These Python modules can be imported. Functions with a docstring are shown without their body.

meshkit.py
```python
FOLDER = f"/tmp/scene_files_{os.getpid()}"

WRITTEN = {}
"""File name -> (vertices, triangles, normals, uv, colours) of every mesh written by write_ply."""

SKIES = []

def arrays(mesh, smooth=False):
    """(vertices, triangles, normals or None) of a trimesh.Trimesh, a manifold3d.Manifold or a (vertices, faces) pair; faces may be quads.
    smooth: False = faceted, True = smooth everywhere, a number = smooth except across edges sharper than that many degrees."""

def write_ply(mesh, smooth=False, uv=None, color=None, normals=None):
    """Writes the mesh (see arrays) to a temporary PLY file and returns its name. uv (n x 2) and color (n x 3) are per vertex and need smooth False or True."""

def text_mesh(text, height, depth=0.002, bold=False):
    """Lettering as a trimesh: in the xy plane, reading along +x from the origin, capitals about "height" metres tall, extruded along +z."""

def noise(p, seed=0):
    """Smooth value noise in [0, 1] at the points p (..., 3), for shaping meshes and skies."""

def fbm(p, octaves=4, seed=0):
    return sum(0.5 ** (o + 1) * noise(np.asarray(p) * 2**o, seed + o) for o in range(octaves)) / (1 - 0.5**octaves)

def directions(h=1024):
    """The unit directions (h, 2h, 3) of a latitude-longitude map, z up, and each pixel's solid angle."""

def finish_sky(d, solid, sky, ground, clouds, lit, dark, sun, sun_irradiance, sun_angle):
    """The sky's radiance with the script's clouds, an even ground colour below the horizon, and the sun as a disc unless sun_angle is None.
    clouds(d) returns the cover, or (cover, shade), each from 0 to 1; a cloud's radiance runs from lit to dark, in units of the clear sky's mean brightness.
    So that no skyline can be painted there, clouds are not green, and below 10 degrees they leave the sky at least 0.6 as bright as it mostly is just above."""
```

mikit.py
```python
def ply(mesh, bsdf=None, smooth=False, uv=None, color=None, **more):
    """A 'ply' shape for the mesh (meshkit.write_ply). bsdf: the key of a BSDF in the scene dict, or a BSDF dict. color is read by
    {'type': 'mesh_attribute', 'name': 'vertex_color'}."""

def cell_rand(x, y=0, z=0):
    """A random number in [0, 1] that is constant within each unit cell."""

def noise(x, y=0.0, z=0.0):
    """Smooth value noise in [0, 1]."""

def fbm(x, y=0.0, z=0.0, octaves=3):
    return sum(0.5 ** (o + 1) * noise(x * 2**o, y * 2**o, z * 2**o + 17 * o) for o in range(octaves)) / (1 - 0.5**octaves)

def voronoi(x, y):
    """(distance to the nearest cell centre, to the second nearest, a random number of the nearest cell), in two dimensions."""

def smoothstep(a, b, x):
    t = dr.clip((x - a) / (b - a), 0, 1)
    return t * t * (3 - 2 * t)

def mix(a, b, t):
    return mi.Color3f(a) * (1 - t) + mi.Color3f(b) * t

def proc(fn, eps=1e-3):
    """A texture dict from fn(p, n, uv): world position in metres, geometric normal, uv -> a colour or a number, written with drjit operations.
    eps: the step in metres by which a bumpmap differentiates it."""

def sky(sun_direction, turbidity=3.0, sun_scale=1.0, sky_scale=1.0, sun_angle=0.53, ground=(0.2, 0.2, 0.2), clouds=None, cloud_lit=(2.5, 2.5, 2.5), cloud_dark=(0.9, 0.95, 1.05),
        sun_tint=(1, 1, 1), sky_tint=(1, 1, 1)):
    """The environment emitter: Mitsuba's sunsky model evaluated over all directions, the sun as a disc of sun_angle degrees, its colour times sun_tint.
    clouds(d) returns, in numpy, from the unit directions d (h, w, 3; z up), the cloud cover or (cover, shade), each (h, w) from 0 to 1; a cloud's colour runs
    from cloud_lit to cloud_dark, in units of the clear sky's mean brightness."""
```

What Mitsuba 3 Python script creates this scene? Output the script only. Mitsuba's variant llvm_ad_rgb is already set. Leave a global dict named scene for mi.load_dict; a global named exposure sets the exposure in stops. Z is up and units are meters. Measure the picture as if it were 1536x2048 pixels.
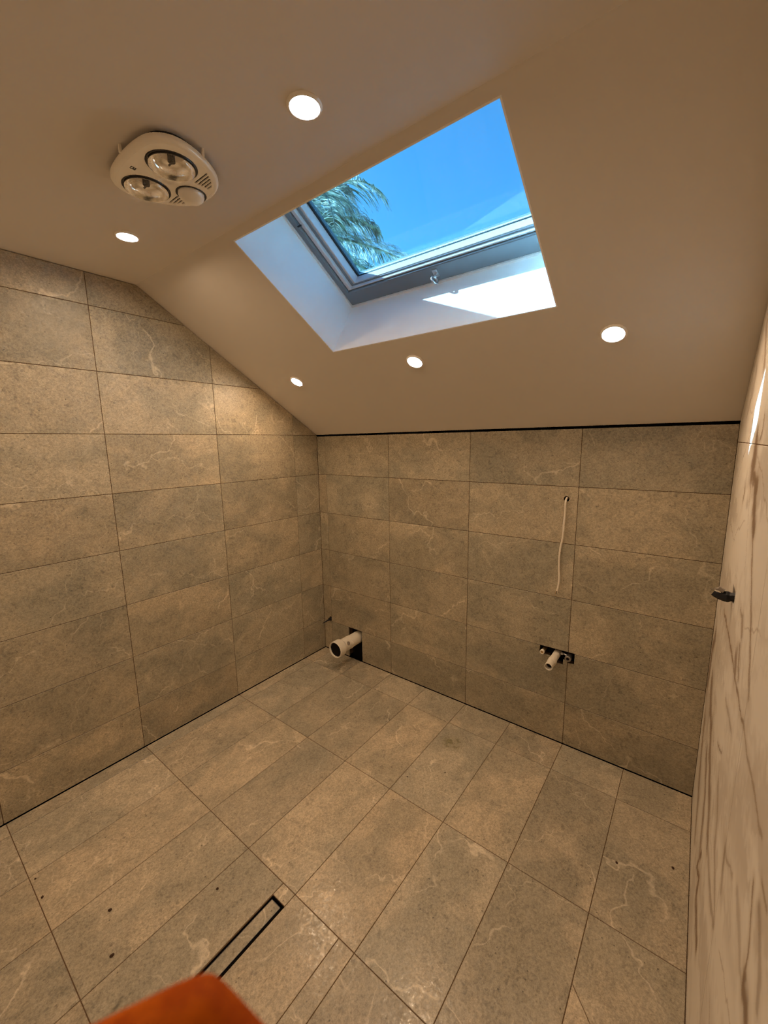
import math, random
import numpy as np
import trimesh
import manifold3d as m3
import mitsuba as mi
import drjit as dr
import mikit, meshkit
from shapely.geometry import Polygon, box, Point
from shapely import affinity

random.seed(7)
rng = np.random.default_rng(7)
scene, labels = {}, {}
exposure = 0.0

# ---------------------------------------------------------------- camera
FPX = 815.93                       # focal length in pixels of the 1536 x 2048 frame
CAM = np.array([2.3611, -2.2195, 1.6895])
RIGHT = np.array([0.7924, 0.6098, -0.0155])
DOWN = np.array([0.0904, -0.1424, -0.9857])
FWD = np.array([-0.6033, 0.7796, -0.168])
cam_m = np.eye(4)
cam_m[:3, 0], cam_m[:3, 1], cam_m[:3, 2], cam_m[:3, 3] = -RIGHT, -DOWN, FWD, CAM
scene['camera'] = {'type': 'thinlens', 'fov': 2 * math.degrees(math.atan(768 / FPX)), 'fov_axis': 'x',
                   'aperture_radius': 0.0010, 'focus_distance': 2.4, 'near_clip': 0.01, 'far_clip': 500.0,
                   'to_world': mi.ScalarTransform4f(cam_m.tolist())}

# ---------------------------------------------------------------- sun and sky
SUN_TRAVEL = np.array([1.99, 0.238, -1.324])
scene['sky'] = mikit.sky(-SUN_TRAVEL, turbidity=3.2, sun_scale=20.0, sky_scale=7.5, ground=(0.25, 0.25, 0.22),
                         sky_tint=(0.27, 0.90, 1.30), sun_tint=(0.46, 1.08, 2.2))
LAMP = (1.0, 0.715, 0.45)          # warm white of the downlights
LAMP_POWER = 452.0

# ---------------------------------------------------------------- room dimensions (metres)
W = 2.4749                         # left wall x = 0, right wall x = W, back wall y = 0
YF = -3.25                         # wall behind the camera
Z0, ZC, YK = 1.7545, 2.5015, -1.204   # slope foot on the back wall, flat ceiling, crease
E2 = np.array([0, YK, ZC - Z0]); SL = np.linalg.norm(E2); E2 = E2 / SL
N = np.array([0, -E2[1] * 0 + E2[2], -E2[1]]); N = np.array([0, 0.5272, 0.8497]); N /= np.linalg.norm(N)
O = np.array([0, 0, Z0])
XA, YA, ZA = np.eye(3)
def SP(x, s, d=0.0):
    """Point on the sloped ceiling: x, distance up the slope, distance out through the roof."""
    return O + XA * x + E2 * s + N * d

# ---------------------------------------------------------------- helpers
def put(key, mesh, bsdf, label=None, category=None, group=None, kind=None, smooth=False, uv=None, **more):
    d = mikit.ply(mesh, bsdf, smooth=smooth, uv=uv, **more)
    scene[key] = d
    say(key, label, category, group, kind)
    return key
def say(key, label=None, category=None, group=None, kind=None):
    e = {k: v for k, v in (('label', label), ('category', category), ('group', group), ('kind', kind)) if v}
    if e: labels[key] = e
_count = {}
def num(base):
    n = _count.get(base, -1) + 1; _count[base] = n
    return base if n == 0 else f'{base}_{n:03d}'
def frame(o, u, v, n):
    m = np.eye(4); m[:3, 0], m[:3, 1], m[:3, 2], m[:3, 3] = u, v, n, o
    return m
def moved(mesh, m):
    mesh = mesh.copy(); mesh.apply_transform(m)
    return mesh
def cat(*ms): return trimesh.util.concatenate(list(ms))
def bx(x0, x1, y0, y1, z0, z1):
    b = trimesh.creation.box((x1 - x0, y1 - y0, z1 - z0)); b.apply_translation(((x0 + x1) / 2, (y0 + y1) / 2, (z0 + z1) / 2)); return b
def tri(poly):
    rings = [np.array(poly.exterior.coords)[:-1]] + [np.array(r.coords)[:-1] for r in poly.interiors]
    rings = [r if (Polygon(r).exterior.is_ccw == (i == 0)) else r[::-1] for i, r in enumerate(rings)]
    f = np.array(m3.triangulate(rings))
    return rings, np.vstack(rings), f
def inset(r, c):
    """Ring (solid on its left) moved inwards by c, mitred."""
    a, b = np.roll(r, 1, 0), np.roll(r, -1, 0)
    d1 = (r - a) / np.linalg.norm(r - a, axis=1, keepdims=True); d2 = (b - r) / np.linalg.norm(b - r, axis=1, keepdims=True)
    n1, n2 = np.c_[-d1[:, 1], d1[:, 0]], np.c_[-d2[:, 1], d2[:, 0]]
    k = (n1 + n2) / np.maximum(1 + (n1 * n2).sum(1), 0.3)[:, None]
    return r + c * k
def slab(poly, top, bottom, c=0.0, uvoff=None):
    """Polygon extruded from bottom to top with a chamfer c round its top edges (and holes): (vertices, faces)."""
    rings, flat, f = tri(poly)
    V, F = [], []
    levels = [(bottom, 0.0)] + ([(top - c, 0.0), (top, c)] if c else [(top, 0.0)])
    n = len(flat)
    for z, k in levels:
        V.append(np.c_[np.vstack([inset(r, k) if k else r for r in rings]), np.full(n, z)])
    L = len(levels)
    for l in range(L - 1):
        at = 0
        for r in rings:
            m = len(r); i = np.arange(m); j = (i + 1) % m
            a, b = at + i + l * n, at + j + l * n
            F.append(np.c_[a, b, b + n]); F.append(np.c_[a, b + n, a + n]); at += m
    F.append(f + (L - 1) * n); F.append(f[:, ::-1])
    return np.vstack(V), np.vstack(F)
def lathe(profile, sections=40):
    return trimesh.creation.revolve(np.array(profile, float), sections=sections)
def tube(path, r, sides=12, caps=True):
    p = np.array(path, float); r = np.broadcast_to(r, (len(p),)).astype(float)
    t = np.gradient(p, axis=0); t /= np.linalg.norm(t, axis=1, keepdims=True)
    a = np.cross(t[0], [0.3, 0.2, 0.93] if abs(t[0][2]) < 0.9 else [1, 0, 0]); V = []
    for i in range(len(p)):
        a = a - t[i] * (a @ t[i]); a /= np.linalg.norm(a); b = np.cross(t[i], a)
        g = np.arange(sides) * 2 * np.pi / sides
        V.append(p[i] + r[i] * (np.cos(g)[:, None] * a + np.sin(g)[:, None] * b))
    V = np.vstack(V); F = []
    for i in range(len(p) - 1):
        k = np.arange(sides); j = (k + 1) % sides
        A, B = i * sides + k, i * sides + j
        F += [np.c_[A, B, B + sides], np.c_[A, B + sides, A + sides]]
    F = np.vstack(F)
    if caps:
        V = np.vstack([V, p[0], p[-1]]); k = np.arange(sides); j = (k + 1) % sides; e = (len(p) - 1) * sides
        F = np.vstack([F, np.c_[np.full(sides, len(V) - 2), j, k], np.c_[np.full(sides, len(V) - 1), e + k, e + j]])
    return trimesh.Trimesh(V, F, process=False)
def spline(pts, n=24):
    from scipy.interpolate import CubicSpline
    p = np.array(pts, float); t = np.r_[0, np.cumsum(np.linalg.norm(np.diff(p, axis=0), axis=1))]
    return CubicSpline(t, p)(np.linspace(0, t[-1], n))
def on_axis(mesh, at, axis):
    """Mesh built about +z moved to 'at' with its z along axis."""
    m = trimesh.geometry.align_vectors([0, 0, 1], axis); m = m.copy(); m[:3, 3] = at
    return moved(mesh, m)

# ---------------------------------------------------------------- materials
def plain(key, rgb, rough=0.5, spec=0.5, metal=0.0, two=True, **more):
    b = {'type': 'principled', 'base_color': {'type': 'rgb', 'value': list(rgb)}, 'roughness': rough, 'specular': spec, 'metallic': metal, **more}
    scene[key] = {'type': 'twosided', 'bsdf': b} if two else b
def line(v, w):               # 1 on the zero line of v, fading over w
    return 1 - mikit.smoothstep(0, w, dr.abs(v))
def stone(u, v):
    r1, r2 = mikit.cell_rand(dr.floor(u / 4), dr.floor(v / 4), 5), mikit.cell_rand(dr.floor(u / 4), dr.floor(v / 4), 9)
    wx, wy = mikit.fbm(u * 5, v * 5, 3.1, 3) - 0.5, mikit.fbm(u * 5, v * 5, 8.7, 3) - 0.5
    x, y = u + 0.16 * wx, v + 0.16 * wy
    big = mikit.fbm(x * 4.5, y * 6, 1.0, 4)
    mid = mikit.fbm(x * 22, y * 26, 2.0, 3)
    fine = mikit.fbm(u * 150, v * 170, 4.0, 2)
    grain = mikit.noise(u * 420, v * 420, 4.0)
    c = mikit.mix((0.380, 0.320, 0.228), (0.292, 0.255, 0.186), mikit.smoothstep(0.34, 0.66, big))
    c = c * (0.97 + 0.30 * (mid - 0.5) + 0.50 * (fine - 0.5) + 0.34 * (grain - 0.5))
    c = c * (0.90 + 0.22 * r1) * (mikit.mix((1.03, 1.0, 0.965), (0.975, 1.0, 1.02), r2))
    # pale veins: wavering straight strokes that come and go
    jx, jy = mikit.fbm(u * 16, v * 16, 41.0, 3) - 0.5, mikit.fbm(u * 2.6, v * 2.6, 43.0, 2) - 0.5
    vein = mi.Float(0)
    for k, (a, b, f, w, th, amp) in enumerate(((0.55, 0.83, 2.3, 0.010, 0.56, 0.9), (0.80, -0.60, 1.9, 0.014, 0.60, 1.0), (0.25, -0.97, 2.9, 0.008, 0.55, 0.7), (0.93, 0.36, 4.1, 0.007, 0.57, 0.6))):
        q = (u * a + v * b + 0.11 * jx + 0.30 * jy) * f + 0.37 * k
        q = q - dr.floor(q + 0.5)
        keep = mikit.smoothstep(th, th + 0.13, mikit.noise(u * 4.3 + 7 * k, v * 4.3 + 3 * k, 6.0 + k))
        edge = line(q, w * f * 0.9 * (0.35 + 0.9 * mikit.noise(u * 30, v * 30, 50.0 + k)))
        vein = dr.maximum(vein, edge * keep * amp)
    c = c + mi.Color3f(0.17, 0.15, 0.12) * vein
    # small dark pits
    d, _, w = mikit.voronoi(u * 38, v * 38)
    pit = (1 - mikit.smoothstep(0.05, 0.13, d)) * mikit.smoothstep(0.955, 0.965, w)
    dark = mikit.smoothstep(0.70, 0.80, mikit.fbm(u * 60, v * 75, 21.0, 2)) * mikit.smoothstep(0.5, 0.62, mikit.noise(u * 6, v * 6, 31.0))
    return c * (1 - 0.55 * pit) * (1 - 0.20 * dark)
def stone_wall(p, n, uv): return stone(uv.x, uv.y)
def stone_floor(p, n, uv):
    c = stone(uv.x, uv.y)
    k = mikit.noise(p.x * 60, p.y * 60, 2.0)
    s1 = (1 - mikit.smoothstep(0.02, 0.085, dr.sqrt(dr.square((p.x - 1.388) * 1.1) + dr.square(p.y + 0.358)))) * (0.3 + 0.7 * mikit.smoothstep(0.35, 0.65, k))
    s2 = (1 - mikit.smoothstep(0.008, 0.03, dr.sqrt(dr.square((p.x - 1.090) * 1.5) + dr.square(p.y + 1.960)))) * mikit.smoothstep(0.3, 0.5, k)
    c = c * (1 - mi.Color3f(0.38, 0.38, 0.55) * s1)
    return c * (1 - 0.40 * s2) * mi.Color3f(1.09, 1.085, 1.12)
def stone_rough(p, n, uv):
    return 0.30 + 0.24 * mikit.fbm(uv.x * 60, uv.y * 60, 5.0, 2)
def floor_rough(p, n, uv):
    return 0.15 + 0.32 * mikit.fbm(uv.x * 110, uv.y * 110, 5.0, 2)
def stone_relief(p, n, uv):
    return mikit.fbm(uv.x * 90, uv.y * 90, 5.0, 3)
for key, fn, rg in (('stone_wall_tile', stone_wall, stone_rough), ('stone_floor_tile', stone_floor, floor_rough)):
    scene[key] = {'type': 'twosided', 'bsdf': {'type': 'bumpmap', 'arbitrary': mikit.proc(stone_relief, eps=6e-4), 'scale': 0.0011 if key == 'stone_wall_tile' else 0.0005,
                  'bsdf': {'type': 'principled', 'base_color': mikit.proc(fn), 'roughness': mikit.proc(rg), 'specular': 0.45}}}
# printed veins of the slabs: (u, z, u, z, half width, strength), u = distance from the back wall
VEINS = [(0.736, 1.667, 0.745, 1.604, 0.039, 0.95), (0.745, 1.604, 0.874, 1.566, 0.013, 0.95), (0.874, 1.566, 0.898, 1.52, 0.03, 0.95), (0.898, 1.52, 0.944, 1.474, 0.025, 0.95), (0.695, 1.619, 0.754, 1.588, 0.014, 0.8),
(0.754, 1.588, 0.809, 1.569, 0.01, 0.8), (0.944, 1.474, 0.992, 1.411, 0.01, 0.7), (0.992, 1.411, 1.058, 1.359, 0.009, 0.7), (1.058, 1.359, 1.149, 1.285, 0.008, 0.7), (1.149, 1.285, 1.193, 1.241, 0.008, 0.7), (1.193,
1.241, 1.234, 1.2, 0.008, 0.7), (0.409, 1.084, 0.715, 1.107, 0.006, 0.75), (0.715, 1.107, 0.975, 1.118, 0.006, 0.75), (0.975, 1.118, 1.116, 1.126, 0.005, 0.75), (1.116, 1.126, 1.224, 1.13, 0.004, 0.75), (1.224, 1.13,
1.291, 1.127, 0.006, 0.5), (1.291, 1.127, 1.372, 1.132, 0.005, 0.5), (1.372, 1.132, 1.43, 1.136, 0.005, 0.5), (1.43, 1.136, 1.531, 1.145, 0.004, 0.5), (0.951, 1.147, 0.981, 1.118, 0.026, 0.7), (0.994, 1.195, 1.016,
1.161, 0.013, 0.6), (1.016, 1.161, 1.048, 1.149, 0.009, 0.6), (0.907, 1.265, 0.968, 1.264, 0.006, 0.6), (0.968, 1.264, 0.996, 1.239, 0.014, 0.6), (0.154, 0.88, 0.077, 0.779, 0.032, 0.8), (0.077, 0.779, 0.073, 0.707,
0.045, 0.8), (0.073, 0.707, 0.06, 0.635, 0.045, 0.8), (0.281, 0.734, 0.356, 0.692, 0.045, 0.75), (0.356, 0.692, 0.522, 0.687, 0.027, 0.75), (0.522, 0.687, 0.595, 0.649, 0.039, 0.75), (0.595, 0.649, 0.718, 0.616, 0.032,
0.75), (0.718, 0.616, 0.792, 0.608, 0.026, 0.75), (0.792, 0.608, 0.879, 0.557, 0.033, 0.75), (0.154, 0.501, 0.197, 0.409, 0.042, 0.6), (0.197, 0.409, 0.274, 0.321, 0.042, 0.6), (0.274, 0.321, 0.364, 0.275, 0.036, 0.6),
(0.364, 0.275, 0.433, 0.196, 0.038, 0.6), (0.48, 0.555, 0.622, 0.5, 0.03, 0.7), (0.622, 0.5, 0.677, 0.418, 0.033, 0.7), (0.677, 0.418, 0.709, 0.362, 0.033, 0.7), (0.769, 0.403, 0.668, 0.256, 0.008, 0.95), (0.668, 0.256,
0.797, 0.339, 0.008, 0.95), (0.797, 0.339, 0.771, 0.254, 0.017, 0.95), (0.771, 0.254, 0.875, 0.266, 0.024, 0.95), (0.875, 0.266, 0.969, 0.29, 0.019, 0.95), (1.569, 1.119, 1.591, 1.116, 0.004, 0.6), (1.591, 1.116, 1.618,
1.115, 0.004, 0.6), (1.523, 1.061, 1.544, 1.015, 0.005, 0.85), (1.544, 1.015, 1.559, 0.98, 0.005, 0.85), (1.559, 0.98, 1.559, 0.943, 0.004, 0.85), (1.559, 0.943, 1.56, 0.925, 0.013, 0.95), (1.56, 0.925, 1.594, 0.933,
0.013, 0.95), (1.594, 0.933, 1.613, 0.926, 0.018, 0.95), (1.578, 1.075, 1.611, 1.057, 0.011, 0.5), (1.611, 1.057, 1.632, 1.041, 0.011, 0.5), (1.632, 1.041, 1.646, 1.006, 0.009, 0.5), (0.876, 0.552, 1.094, 0.594, 0.014,
0.5), (1.094, 0.594, 1.213, 0.636, 0.01, 0.5), (1.035, 0.695, 1.187, 0.668, 0.012, 0.5), (1.187, 0.668, 1.22, 0.644, 0.013, 0.5), (1.223, 0.832, 1.233, 0.797, 0.014, 0.5), (1.233, 0.797, 1.249, 0.768, 0.015, 0.5),
(1.231, 0.84, 1.323, 0.892, 0.004, 0.4), (1.323, 0.892, 1.356, 0.906, 0.005, 0.4), (1.417, 0.938, 1.47, 0.93, 0.012, 0.35), (1.47, 0.93, 1.521, 0.915, 0.012, 0.35), (1.521, 0.915, 1.557, 0.923, 0.008, 0.35), (0.579,
2.001, 0.655, 1.908, 0.015, 0.6), (0.655, 1.908, 0.672, 1.874, 0.017, 0.6), (0.849, 1.736, 0.848, 1.703, 0.011, 0.6), (0.848, 1.703, 0.811, 1.678, 0.006, 0.6), (0.444, 1.89, 0.376, 1.814, 0.031, 0.35), (0.376, 1.814,
0.303, 1.774, 0.022, 0.35), (0.841, 0.982, 0.987, 1.001, 0.007, 0.4), (0.987, 1.001, 1.066, 1.016, 0.006, 0.4), (0.794, 0.811, 0.866, 0.84, 0.003, 0.6), (0.866, 0.84, 0.932, 0.877, 0.003, 0.6), (0.948, 0.787, 1.029,
0.748, 0.012, 0.4), (1.029, 0.748, 1.058, 0.701, 0.012, 0.4), (0.591, 1.524, 0.575, 1.499, 0.013, 0.6)]
def marble(p, n, uv):
    u, v = -p.y, p.z
    w1, w2 = mikit.fbm(u * 22, v * 22, 3.0, 3) - 0.5, mikit.fbm(u * 22, v * 22, 9.0, 3) - 0.5
    rag = 0.45 + 1.2 * mikit.fbm(u * 30, v * 30, 60.0, 3)
    c = mikit.mix((0.55, 0.50, 0.435), (0.44, 0.385, 0.325), mikit.smoothstep(0.40, 0.70, mikit.fbm(u * 3 + w1, v * 7 + w1, 1.0, 4)))
    x, y = u + 0.022 * w1, v + 0.022 * w2
    dark, halo = mi.Float(0), mi.Float(0)
    for a0, b0, a1, b1, w, st in VEINS:
        dx, dy = a1 - a0, b1 - b0
        h = dr.clip(((x - a0) * dx + (y - b0) * dy) / (dx * dx + dy * dy), 0, 1)
        d = dr.sqrt(dr.square(x - a0 - h * dx) + dr.square(y - b0 - h * dy))
        k = (1 - mikit.smoothstep(0.3, 1.35, d / (w * rag * 1.15))) * st * 0.92
        dark = dr.maximum(dark, k)
        halo = dr.maximum(halo, (1 - mikit.smoothstep(0, 1, d / (3 * w + 0.012))) * st)
    # fainter veins everywhere else
    w3 = mikit.fbm(u * 1.8, v * 1.8, 19.0, 2) - 0.5
    for k, (a, b, f, w) in enumerate(((0.35, 0.94, 2.1, 0.006), (-0.5, 0.87, 2.9, 0.005), (0.9, 0.43, 1.7, 0.006))):
        q = (u * a + v * b + 0.03 * w1 + 0.30 * w3) * f + 0.29 * k + 0.15
        q = q - dr.floor(q + 0.5)
        keep = mikit.smoothstep(0.52, 0.66, mikit.noise(u * 3.4 + 7 * k, v * 3.4 + 5 * k, 4.0 + k))
        c = mikit.mix(c, (0.26, 0.185, 0.13), 0.5 * keep * line(q, w * f * rag))
    c = mikit.mix(c, (0.36, 0.285, 0.215), 0.7 * halo)
    return mikit.mix(c, (0.135, 0.078, 0.040), dark)
scene['marble_tile'] = {'type': 'twosided', 'bsdf': {'type': 'principled', 'base_color': mikit.proc(marble), 'roughness': 0.42, 'specular': 0.4}}
def paint_relief(p, n, uv):
    return mikit.fbm(p.x * 160, p.y * 160, p.z * 160, 2)
def painted(key, rgb, rough=0.75):
    scene[key] = {'type': 'twosided', 'bsdf': {'type': 'bumpmap', 'arbitrary': mikit.proc(paint_relief, eps=5e-4), 'scale': 0.0005,
                  'bsdf': {'type': 'principled', 'base_color': {'type': 'rgb', 'value': list(rgb)}, 'roughness': rough, 'specular': 0.25}}}
plain('ceiling_paint', (0.665, 0.622, 0.572), 0.8, 0.2)
plain('reveal_paint', (0.86, 0.87, 0.87), 0.6, 0.3)
plain('reveal_bead', (0.78, 0.77, 0.74), 0.6, 0.3)
plain('grout', (0.13, 0.082, 0.048), 0.95, 0.1)
plain('void_black', (0.012, 0.010, 0.009), 0.95, 0.05)
plain('plaster_wall', (0.60, 0.54, 0.47), 0.8, 0.2)
plain('window_paint', (0.17, 0.19, 0.205), 0.35, 0.5)
plain('sash_paint', (0.66, 0.68, 0.69), 0.35, 0.5)
plain('rubber', (0.015, 0.016, 0.018), 0.6, 0.4)
plain('zinc', (0.62, 0.63, 0.64), 0.38, 0.5, 1.0)
plain('roof_sheet', (0.18, 0.19, 0.20), 0.6, 0.4)
plain('lamp_trim', (0.78, 0.75, 0.70), 0.4, 0.5)
plain('heater_plastic', (0.86, 0.83, 0.77), 0.22, 0.5)
plain('heater_dark', (0.02, 0.018, 0.016), 0.5, 0.4)
plain('pvc', (0.66, 0.61, 0.52), 0.45, 0.5)
plain('brass', (0.55, 0.38, 0.18), 0.4, 0.5, 0.9)
plain('steel_dark', (0.30, 0.28, 0.26), 0.4, 0.5, 0.9)
plain('cable_white', (0.70, 0.63, 0.53), 0.5, 0.4)
plain('black_plastic', (0.012, 0.012, 0.014), 0.55, 0.3)
plain('drain_metal', (0.10, 0.10, 0.115), 0.35, 0.5, 0.8)
plain('crumb', (0.055, 0.032, 0.02), 0.9, 0.2)
plain('grass', (0.10, 0.16, 0.05), 0.9, 0.1)
plain('opal', (0.80, 0.78, 0.74), 0.25, 0.5)
scene['chrome'] = {'type': 'twosided', 'bsdf': {'type': 'roughconductor', 'material': 'Ag', 'alpha': 0.03}}
scene['bulb_glass'] = {'type': 'thindielectric', 'int_ior': 1.5}
scene['pane_glass'] = {'type': 'thindielectric', 'int_ior': 1.5, 'specular_transmittance': {'type': 'rgb', 'value': [0.74, 0.93, 0.96]}}
def skin_fn(p, n, uv):
    k = mikit.fbm(p.x * 180, p.y * 180, p.z * 180, 3)
    return mikit.mix((0.38, 0.074, 0.002), (0.30, 0.047, 0.001), mikit.smoothstep(0.35, 0.65, k))
scene['skin'] = {'type': 'twosided', 'bsdf': {'type': 'principled', 'base_color': mikit.proc(skin_fn), 'roughness': 0.7, 'specular': 0.08}}
def frond_fn(p, n, uv):
    k = mikit.fbm(p.x * 14, p.y * 14, p.z * 6, 2)
    return mikit.mix((0.20, 0.23, 0.21), (0.66, 0.67, 0.62), mikit.smoothstep(0.35, 0.65, k))
scene['frond_leaf'] = {'type': 'principledthin', 'base_color': mikit.proc(frond_fn), 'roughness': 0.45, 'diff_trans': 0.7}
plain('bark', (0.22, 0.19, 0.16), 0.9, 0.2)

# ---------------------------------------------------------------- tiled surfaces
TH, GAP, DEEP = 0.009, 0.0026, 0.003
def tile_piece(holder, poly, fr, bsdf='stone_wall_tile', planar=False):
    for g in getattr(poly, 'geoms', [poly]):
        if g.is_empty or g.geom_type != 'Polygon' or g.area < 4e-5: continue
        g = g.simplify(1e-5)
        v, f = slab(g, 0.0, -TH, 0.0009)
        c = np.array(g.bounds)
        a, b = rng.integers(1, 400, 2) * 4.0 + 1.2
        flip = rng.random() < 0.5
        w = v[:, :2] - c[:2]
        uv = np.c_[a + (0.6 - w[:, 0] if flip else w[:, 0]), b + w[:, 1]]
        if holder == 'floor': uv = np.c_[a + w[:, 1], b + (w[:, 0] if flip else 0.6 - w[:, 0])]
        v = v @ fr[:3, :3].T + fr[:3, 3]
        if np.linalg.det(fr[:3, :3]) < 0: f = f[:, ::-1]
        put(num(f'{holder}__tile'), (v, f), bsdf, uv=uv)
def grid(holder, us, vs, clip, fr, bsdf='stone_wall_tile', skip=lambda a, b, c, d: None):
    for i in range(len(us) - 1):
        for j in range(len(vs) - 1):
            r = box(us[i] + GAP / 2, vs[j] + GAP / 2, us[i + 1] - GAP / 2, vs[j + 1] - GAP / 2)
            alt = skip(i, j, us, vs)
            for q in ([r] if alt is None else alt):
                q = q.intersection(clip)
                if not q.is_empty: tile_piece(holder, q, fr, bsdf)
H0 = 0.2521
ROWS = [H0 + 0.3 * k for k in range(9)]
def slope_z(y): return Z0 + (ZC - Z0) * (y / YK)

# back wall
fr_back = frame([0, 0, 0], XA, ZA, -YA)
pan_cut = box(0.27, 0.0, 0.408, 0.2515)
tap_cut = Polygon([(1.738, 0.5535), (1.738, 0.508), (1.797, 0.503), (1.799, 0.473), (1.8645, 0.473), (1.8645, 0.5035), (1.8889, 0.5035), (1.8889, 0.4925), (1.9205, 0.4925), (1.9205, 0.5565)])
cable_cut = Point(1.8326, 1.3882).buffer(0.0138, 8)
inlet_cut = box(0.0605, 0.2535, 0.0841, 0.289)
clip = box(0.0015, 0.0045, W - 0.001, 1.7415).difference(pan_cut.union(tap_cut).union(cable_cut).union(inlet_cut))
grid('wall_back', [0, 0.0854, 0.6876, 1.2876, 1.8876, W + GAP / 2], [0.0] + ROWS[:5] + [1.7415 + GAP / 2], clip, fr_back)
bed = box(-0.05, 0.0075, W + 0.05, 1.737).difference(pan_cut.buffer(0.012, join_style=2).union(tap_cut.buffer(0.012, join_style=2)).union(cable_cut.buffer(0.008)).union(inlet_cut.buffer(0.003)))
put('wall_back', moved(trimesh.Trimesh(*slab(box(-0.15, -0.3, W + 0.15, 2.2), -0.06, -0.12), process=False), fr_back), 'void_black', kind='structure', label='beige stone tiled back wall below the sloped ceiling')
def placed(vf, fr):
    v, f = vf; v = v @ fr[:3, :3].T + fr[:3, 3]
    return (v, f[:, ::-1] if np.linalg.det(fr[:3, :3]) < 0 else f)
put('wall_back__grout', placed(slab(bed, -DEEP, -0.06), fr_back), 'grout', label='dark brown recessed grout')

# left wall
fr_left = frame([0, 0, 0], -YA, ZA, XA)
left_shape = Polygon([(0.0015, 0.005), (-YF, 0.005), (-YF, ZC - 0.003), (-YK, ZC - 0.003), (0.0015, Z0 - 0.004)])
grid('wall_left', [0.0] + [0.2293 + 0.6 * k for k in range(7)], [0.0] + ROWS, left_shape, fr_left)
lb = Polygon([(-0.06, 0.009), (-YF + 0.1, 0.009), (-YF + 0.1, ZC - 0.006), (-YK, ZC - 0.006), (0, Z0 - 0.008), (-0.06, Z0 - 0.045)])
wall_side = Polygon([(-0.12, -0.3), (-YF + 0.1, -0.3), (-YF + 0.1, ZC + 0.35), (-YK, ZC + 0.35), (-0.12, Z0 + 0.2)])
put('wall_left', placed(slab(wall_side, -0.05, -0.12), fr_left), 'void_black', kind='structure', label='beige stone tiled left wall rising to the crease of the ceiling')
put('wall_left__grout', placed(slab(lb, -DEEP, -0.05), fr_left), 'grout', label='dark brown recessed grout')

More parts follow.
